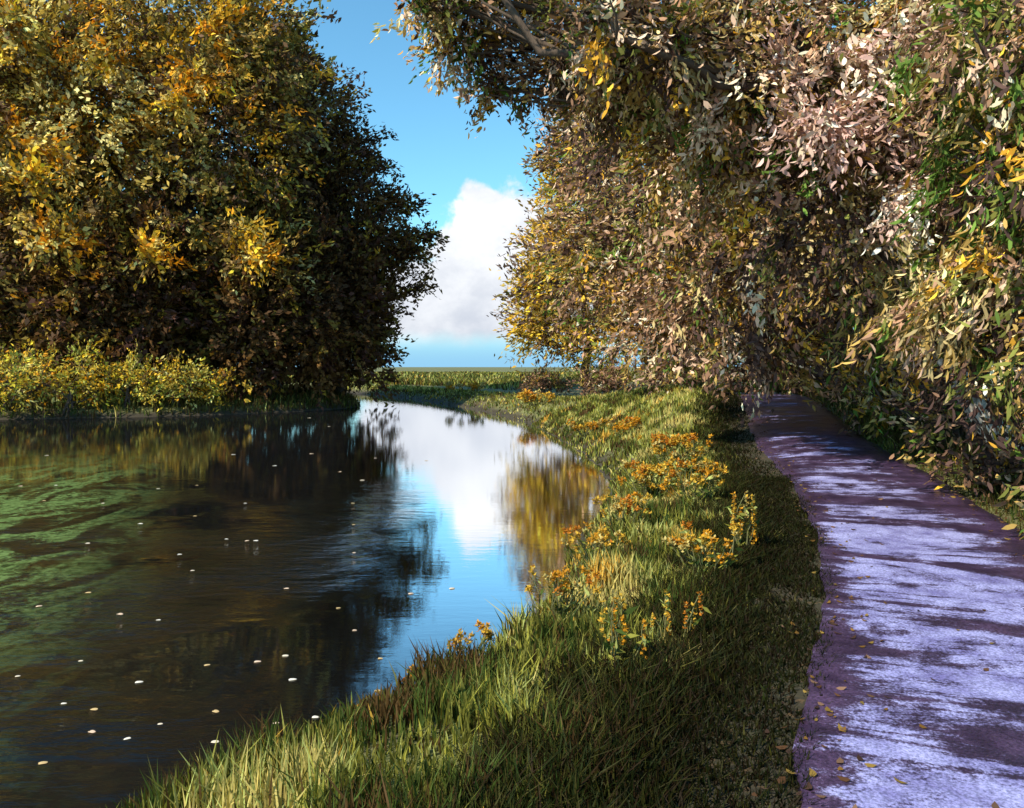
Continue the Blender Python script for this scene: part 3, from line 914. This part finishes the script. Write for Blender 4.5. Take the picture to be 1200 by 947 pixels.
right_tree('ochre leaved tree beside the sky gap with ragged yellow sprays', (5.0, 53.0), 0.32,
           [(at(665, 200, 52), 2.2), (at(680, 260, 52), 2.9), (at(660, 320, 52), 2.7), (at(650, 370, 52), 2.4), (at(700, 380, 52), 2.6), (at(720, 310, 52), 2.8), (at(700, 150, 52), 2.4), (at(622, 330, 52), 1.5), (at(622, 380, 52), 1.7), (at(640, 290, 52), 1.5)],
           W_OCH, 205, 0.34, 1.9, 18, 0.42, (-0.5, 0, 0.05), pal=OCHRE, fringe=0.3)
right_tree('brown tree behind the ochre tree, closing the view past the path', (10.5, 44.0), 0.32,
           [(at(760, 360, 43), 3.2), (at(800, 250, 44), 3.6), (at(740, 260, 44), 2.9), (at(850, 330, 44), 3.4), (at(820, 400, 43), 2.6)],
           W_MAUVE, 206, 0.33, 1.9, 17, 0.4, (-0.2, 0, -0.2))
right_tree('dense ochre and brown tree farthest back in the hedge line', (18.0, 30.0), 0.3,
           [(at(1000, 300, 29), 3.2), (at(1080, 260, 28), 3.4), (at(1000, 160, 29), 3.2), (at(1120, 350, 28), 3.0), (at(1040, 390, 28), 2.6), (at(1170, 200, 28), 3.4), (at(940, 390, 29), 2.4), (at(920, 60, 30), 3.0), (at(1090, 90, 29), 3.0), (at(830, 90, 31), 2.8)],
           W_BROWN, 207, 0.31, 2.1, 17, 0.36, (0.2, 0, -0.3))
right_tree('green and brown tree behind the hedge at the right picture edge', (14.5, 17.0), 0.28,
           [(at(1150, 330, 16.5), 1.9), (at(1220, 260, 16), 2.0), (at(1130, 220, 17), 1.9), (at(1200, 120, 16), 2.0), (at(1240, 380, 16), 1.8), (at(1090, 420, 17), 1.4), (at(1060, 330, 17), 1.5)],
           W_REED, 208, 0.24, 4.0, 17, 0.26, (0.3, 0, -0.6), aspect=0.26)

HD = 'hedge bushes right of the towpath'
for i, (x, y, w, h, wt, lf, dn, lab) in enumerate([
        (6.3, 8.4, 1.6, 1.7, W_REED, 0.15, 9, 'green hedge bush with long leaves nearest on the right'),
        (6.95, 11.1, 1.5, 1.0, W_BROWN, 0.13, 9, 'brown hedge bush in front of the pale trunk'),
        (7.75, 13.8, 1.9, 2.0, W_BROWN, 0.14, 8, 'brown hedge bush just behind the pale trunk'),
        (8.3, 16.4, 2.1, 2.2, W_OCHRE, 0.15, 7, 'ochre hedge bush with pale twigs beside the middle of the path'),
        (9.2, 19.6, 2.3, 2.4, W_BROWN, 0.16, 6, 'brown hedge bush where the path narrows'),
        (10.2, 23.6, 2.6, 2.6, W_OCHRE, 0.17, 5.5, 'ochre and green hedge bush near the top of the path'),
        (11.4, 28.0, 2.8, 2.6, W_BROWN, 0.18, 5, 'dark brown hedge bush at the right top of the path')]):
    bush('hedge_bush', lab, 'bush', 0, y, w * 1.3 * 940 / y, h, MAUVE, wt, 230 + i, HD, lf, dn, 10, 0.14, (0.1, 0, 0.1), 4, 0.04, x=x - 0.15, aspect=0.34, oval=y < 15)
BR = 'low bramble bushes past the end of the towpath'
for i, (x, y, w, h, lab) in enumerate([
        (11.2, 34.5, 3.8, 2.0, 'low brown bramble right over the end of the path'),
        (8.6, 39.0, 4.0, 2.0, 'low brown bramble left of the end of the path'),
        (9.8, 46.0, 4.4, 2.2, 'brown bramble under the brown tree past the path'),
        (6.0, 50.0, 4.2, 2.1, 'brown bramble under the ochre tree'),
        (2.2, 55.0, 4.0, 1.7, 'last brown bramble, running out into the meadow at the sky gap')]):
    bush('bramble_bush', lab, 'bush', 0, y, w * 940 / y, h, MAUVE, W_BROWN, 250 + i, BR, 0.2, 4.0, 10, 0.18, (0, 0, 0), 5, 0.04, x=x, aspect=0.36)


# ------------------------------------------------------------------ flowering plants on the bank
ORANGE = [(0.56, 0.27, 0.02), (0.56, 0.36, 0.045), (0.46, 0.17, 0.02), (0.52, 0.43, 0.16)]


def flower_plant(x, y, h, rad, n_stem, label, seed, heads=5, size=0.035, cat='plant', group='orange and yellow flowering plants on the canal bank', spike=False):
    rng = np.random.default_rng(seed)
    z = height(x, y)
    t = empty('flowering_plant', (x, y, z), label, cat, group)
    limbs, tips, LP, LA = [], [], [], []
    for i in range(n_stem):
        a, rr = rng.uniform(0, 2 * pi), rad * rng.uniform(0, 1) ** 0.5
        b = np.array([0.35 * rr * cos(a), 0.35 * rr * sin(a), -0.03])
        e = np.array([1.25 * rr * cos(a) + rng.normal(0, 0.05), rr * sin(a), h * (0.45 + 0.6 * rng.uniform() ** 0.7)])
        p, r = limb_path(b, e, 0.005 + 0.0003 * y, 0.002 + 0.0002 * y, 0.06, 6, rng)
        limbs.append((p, r)); tips.append(p)
        for k in range(7):
            q = p[rng.integers(1, 5)]
            LP.append(q + rng.normal(0, 0.02, 3)); LA.append(unit(rng.normal(0, 1, 3) + np.array([cos(a), sin(a), 0.6])))
    V, Q = tubes(limbs, 4)
    link_mesh('stem', mesh_np('stem', V, Q), M_STEM, t, True)
    LP, LA = np.array(LP), np.array(LA)
    n = len(LP)
    L = h * 0.2 * rng.uniform(0.5, 1.3, n)
    V, Q = leaf_quads(LP + LA * L[:, None] * 0.5, LA, unit(np.cross(LA, rng.normal(size=(n, 3)))), L, L * 0.3, 0.12)
    C = GRASS_PAL[rng.choice([1, 2, 3, 5], n)] * rng.uniform(0.7, 1.3, (n, 1))
    link_mesh('foliage', mesh_np('foliage', V, Q, C), M_LEAF, t)
    for p in tips:
        FP, FA, ci = [], [], []
        main = rng.choice(4, p=[0.36, 0.36, 0.14, 0.14])
        for k in range(heads):
            c = p[-1] + (np.array([0, 0, -k * h * 0.045]) if spike else rng.normal(0, size * 0.42, 3)) + rng.normal(0, size * 0.2, 3)
            up = unit(rng.normal(0, 0.5, 3) + np.array([-0.2, -0.3, 0.8]))
            a = unit(np.cross(up, rng.normal(size=3))); b = np.cross(up, a)
            for j in range(5):
                aa = 2 * pi * j / 5
                FA.append(unit(a * cos(aa) + b * sin(aa) + up * 0.5))
                FP.append(c); ci.append(main if rng.uniform() < 0.8 else rng.integers(4))
        FP, FA, ci = np.array(FP), np.array(FA), np.array(ci)
        n = len(FP)
        L = size * rng.uniform(0.45, 1.0, n)
        V, Q = leaf_quads(FP + FA * L[:, None] * 0.5, FA, unit(np.cross(FA, np.array([0, 0, 1.0]) + rng.normal(0, 0.3, (n, 3)))), L, L * 0.7, 0.1)
        link_mesh('flower', mesh_np('flower', V, Q, np.array(ORANGE)[ci] * rng.uniform(0.6, 1.1, (n, 1))), M_PETAL, t)


for i, (x, y, h, rad, ns, sz, spike, lab) in enumerate([
        (2.75, 13.0, 0.75, 0.34, 26, 0.06, False, 'biggest orange flower clump high on the bank beside the dark verge'),
        (2.45, 10.9, 0.60, 0.34, 24, 0.05, False, 'wide orange and cream flower clump below the biggest one'),
        (2.9, 15.6, 0.6, 0.30, 18, 0.06, False, 'orange flower clump behind the biggest one, nearest the bend of the water'),
        (0.95, 8.6, 0.42, 0.32, 20, 0.04, False, 'orange flower clump low on the bank at the dark water edge'),
        (1.35, 9.7, 0.45, 0.30, 18, 0.045, False, 'sparse orange clump halfway down the bank above the water edge'),
        (-0.55, 5.55, 0.30, 0.20, 14, 0.03, False, 'small orange clump in the nearest grass at the tip of the sky reflection'),
        (-0.28, 5.3, 0.26, 0.14, 9, 0.03, False, 'little orange clump right beside the one at the tip of the sky reflection'),
        (0.66, 5.0, 0.50, 0.07, 7, 0.028, True, 'upright yellow spike plant alone in the near grass'),
        (2.35, 8.2, 0.62, 0.07, 7, 0.04, True, 'upright orange spike plant at the edge of the dark verge'),
        (1.15, 5.7, 0.40, 0.10, 7, 0.025, True, 'faint yellow spike plant between the near grass and the dark verge'),
        (2.5, 26.0, 0.5, 0.5, 16, 0.10, False, 'orange flowers along the top of the far bank by the water bend'),
        (3.3, 23.5, 0.5, 0.45, 16, 0.09, False, 'orange flowers on the bank just before the bend'),
        (1.2, 41.0, 0.7, 0.8, 16, 0.15, False, 'yellow flower patch on the distant bank under the ochre tree'),
        (-3.4, 57.0, 0.8, 1.3, 16, 0.18, False, 'distant orange flower patch on the meadow edge under the cloud'),
        (2.0, 11.9, 0.55, 0.35, 26, 0.055, False, 'amber flower clump left of the biggest one, towards the water'),
        (1.75, 7.3, 0.45, 0.25, 20, 0.04, False, 'low amber flower clump near the dark verge, below the orange spike'),
        (0.35, 6.3, 0.38, 0.24, 18, 0.032, False, 'amber clump in the near grass between the water and the yellow spike'),
        (-1.0, 5.3, 0.22, 0.12, 7, 0.025, False, 'tiny yellow clump among the blades at the left water edge')]):
    flower_plant(x, y, h, rad, ns, lab, 300 + i, 9 if not spike else 10, sz * 1.15, spike=spike)

# ------------------------------------------------------------------ leaves floating on the water
def floating_leaf_mesh(seed):
    rng = np.random.default_rng(seed)
    n = 10
    a = np.linspace(0, 2 * pi, n, endpoint=False)
    r = 0.5 * (0.55 + 0.45 * np.abs(np.cos(a / 2)) ** 0.7) * rng.uniform(0.88, 1.08, n)
    V = [(0, 0, 0.10)] + [(r[i] * cos(a[i]), 0.62 * r[i] * sin(a[i]), 0.03 + 0.22 * abs(sin(a[i])) ** 2 + rng.uniform(0, 0.05)) for i in range(n)]
    V += [(x, y, z - 0.05) for x, y, z in V]
    Fc = []
    m = n + 1
    for i in range(n):
        j = (i + 1) % n
        Fc += [(0, 1 + i, 1 + j), (m, m + 1 + j, m + 1 + i), (1 + i, m + 1 + i, m + 1 + j), (1 + i, m + 1 + j, 1 + j)]
    return np.array(V), np.array(Fc)


LEAFCOL = [(0.72, 0.66, 0.55), (0.75, 0.74, 0.70), (0.60, 0.46, 0.24), (0.70, 0.56, 0.44)]
leaf_meshes = []
for k in range(4):
    V, Fc = floating_leaf_mesh(400 + k)
    me = mesh_np('floating_leaf', V, Fc, np.tile(np.array(LEAFCOL[k]), (len(Fc), 1)))
    me.materials.append(M_PETAL)
    leaf_meshes.append(me)
spots = [(55, 534), (65, 569), (51, 587), (24, 570), (185, 573), (273, 533), (231, 569), (365, 532), (362, 490), (322, 546), (413, 590), (398, 553),
         (386, 500), (287, 590), (414, 615), (415, 648), (102, 637), (164, 614), (104, 695), (45, 711), (225, 669), (186, 727), (396, 713), (415, 739),
         (95, 775), (162, 800), (242, 780), (336, 690), (20, 793), (74, 825), (111, 832), (107, 858), (187, 849), (150, 866), (49, 895), (301, 776),
         (335, 769), (342, 797), (252, 834), (324, 848), (251, 870), (369, 841), (443, 810), (481, 696), (529, 690), (300, 634), (228, 605),
         (440, 537), (425, 563), (265, 632), (445, 772), (290, 634), (120, 590), (210, 650), (500, 540), (140, 720)]
rng = np.random.default_rng(77)
for i, (px, py) in enumerate(spots):
    d = EYE * 940.0 / (py - 430)
    o = bpy.data.objects.new('floating_leaf', leaf_meshes[i % 4])
    o.location = ((px - 600) / 940.0 * d, d, 0.002)
    s = (0.036 + 0.0042 * d) * rng.uniform(0.8, 1.3)
    o.scale = (s, s, s * 0.25)
    o.rotation_euler = (0, 0, rng.uniform(-0.6, 0.6) + (pi if i % 3 == 0 else 0))
    COL.objects.link(o)
    tag(o, 'small pale fallen leaf floating on the dark canal water', 'leaf', 'pale leaves floating on the canal')



# ------------------------------------------------------------------ autumn leaves lying on the path and the verge
rng = np.random.default_rng(91)
t = rng.uniform(0, 1, 900) ** 1.3 * 30 + 1.5
off = np.where(rng.uniform(0, 1, 900) < 0.8, np.where(rng.uniform(0, 1, 900) < 0.5, rng.normal(2.1, 0.2, 900), rng.normal(0.15, 0.15, 900)), rng.uniform(-0.7, 2.3, 900))
arc = np.concatenate([[0], np.cumsum(np.linalg.norm(np.diff(PL, axis=0), axis=1))])
y0 = np.interp(1.5, PL[:100, 1], arc[:100])
P = np.stack([np.interp(t + y0, arc, PL[:, k]) for k in (0, 1)], 1)
N2 = unit(np.stack([np.interp(t + y0, arc, NOR[:, k]) for k in (0, 1)], 1))
P = P + N2 * off[:, None]
z = ground_z(P)[0] + 0.054
n = len(P)
a = rng.uniform(0, 2 * pi, n)
A = unit(np.column_stack([np.cos(a), np.sin(a), rng.normal(0, 0.12, n)]))
S = unit(np.cross(A, np.column_stack([rng.normal(0, 0.25, n), rng.normal(0, 0.25, n), np.ones(n)])))
L = rng.uniform(0.03, 0.075, n)
V, Q = leaf_ovals(np.column_stack([P, z]), A, S, L, L * 0.5, 0.1)
C = np.array([(0.22, 0.12, 0.03), (0.12, 0.06, 0.03), (0.30, 0.20, 0.05), (0.07, 0.04, 0.03), (0.20, 0.12, 0.08)])[rng.integers(0, 5, n)] * rng.uniform(0.6, 1.1, (n, 1))
o = link_mesh('fallen_leaves', mesh_np('fallen_leaves', V, Q, C), M_LEAF)
tag(o, 'small brown and amber leaves fallen on the towpath and its verge', 'leaves', kind='stuff')
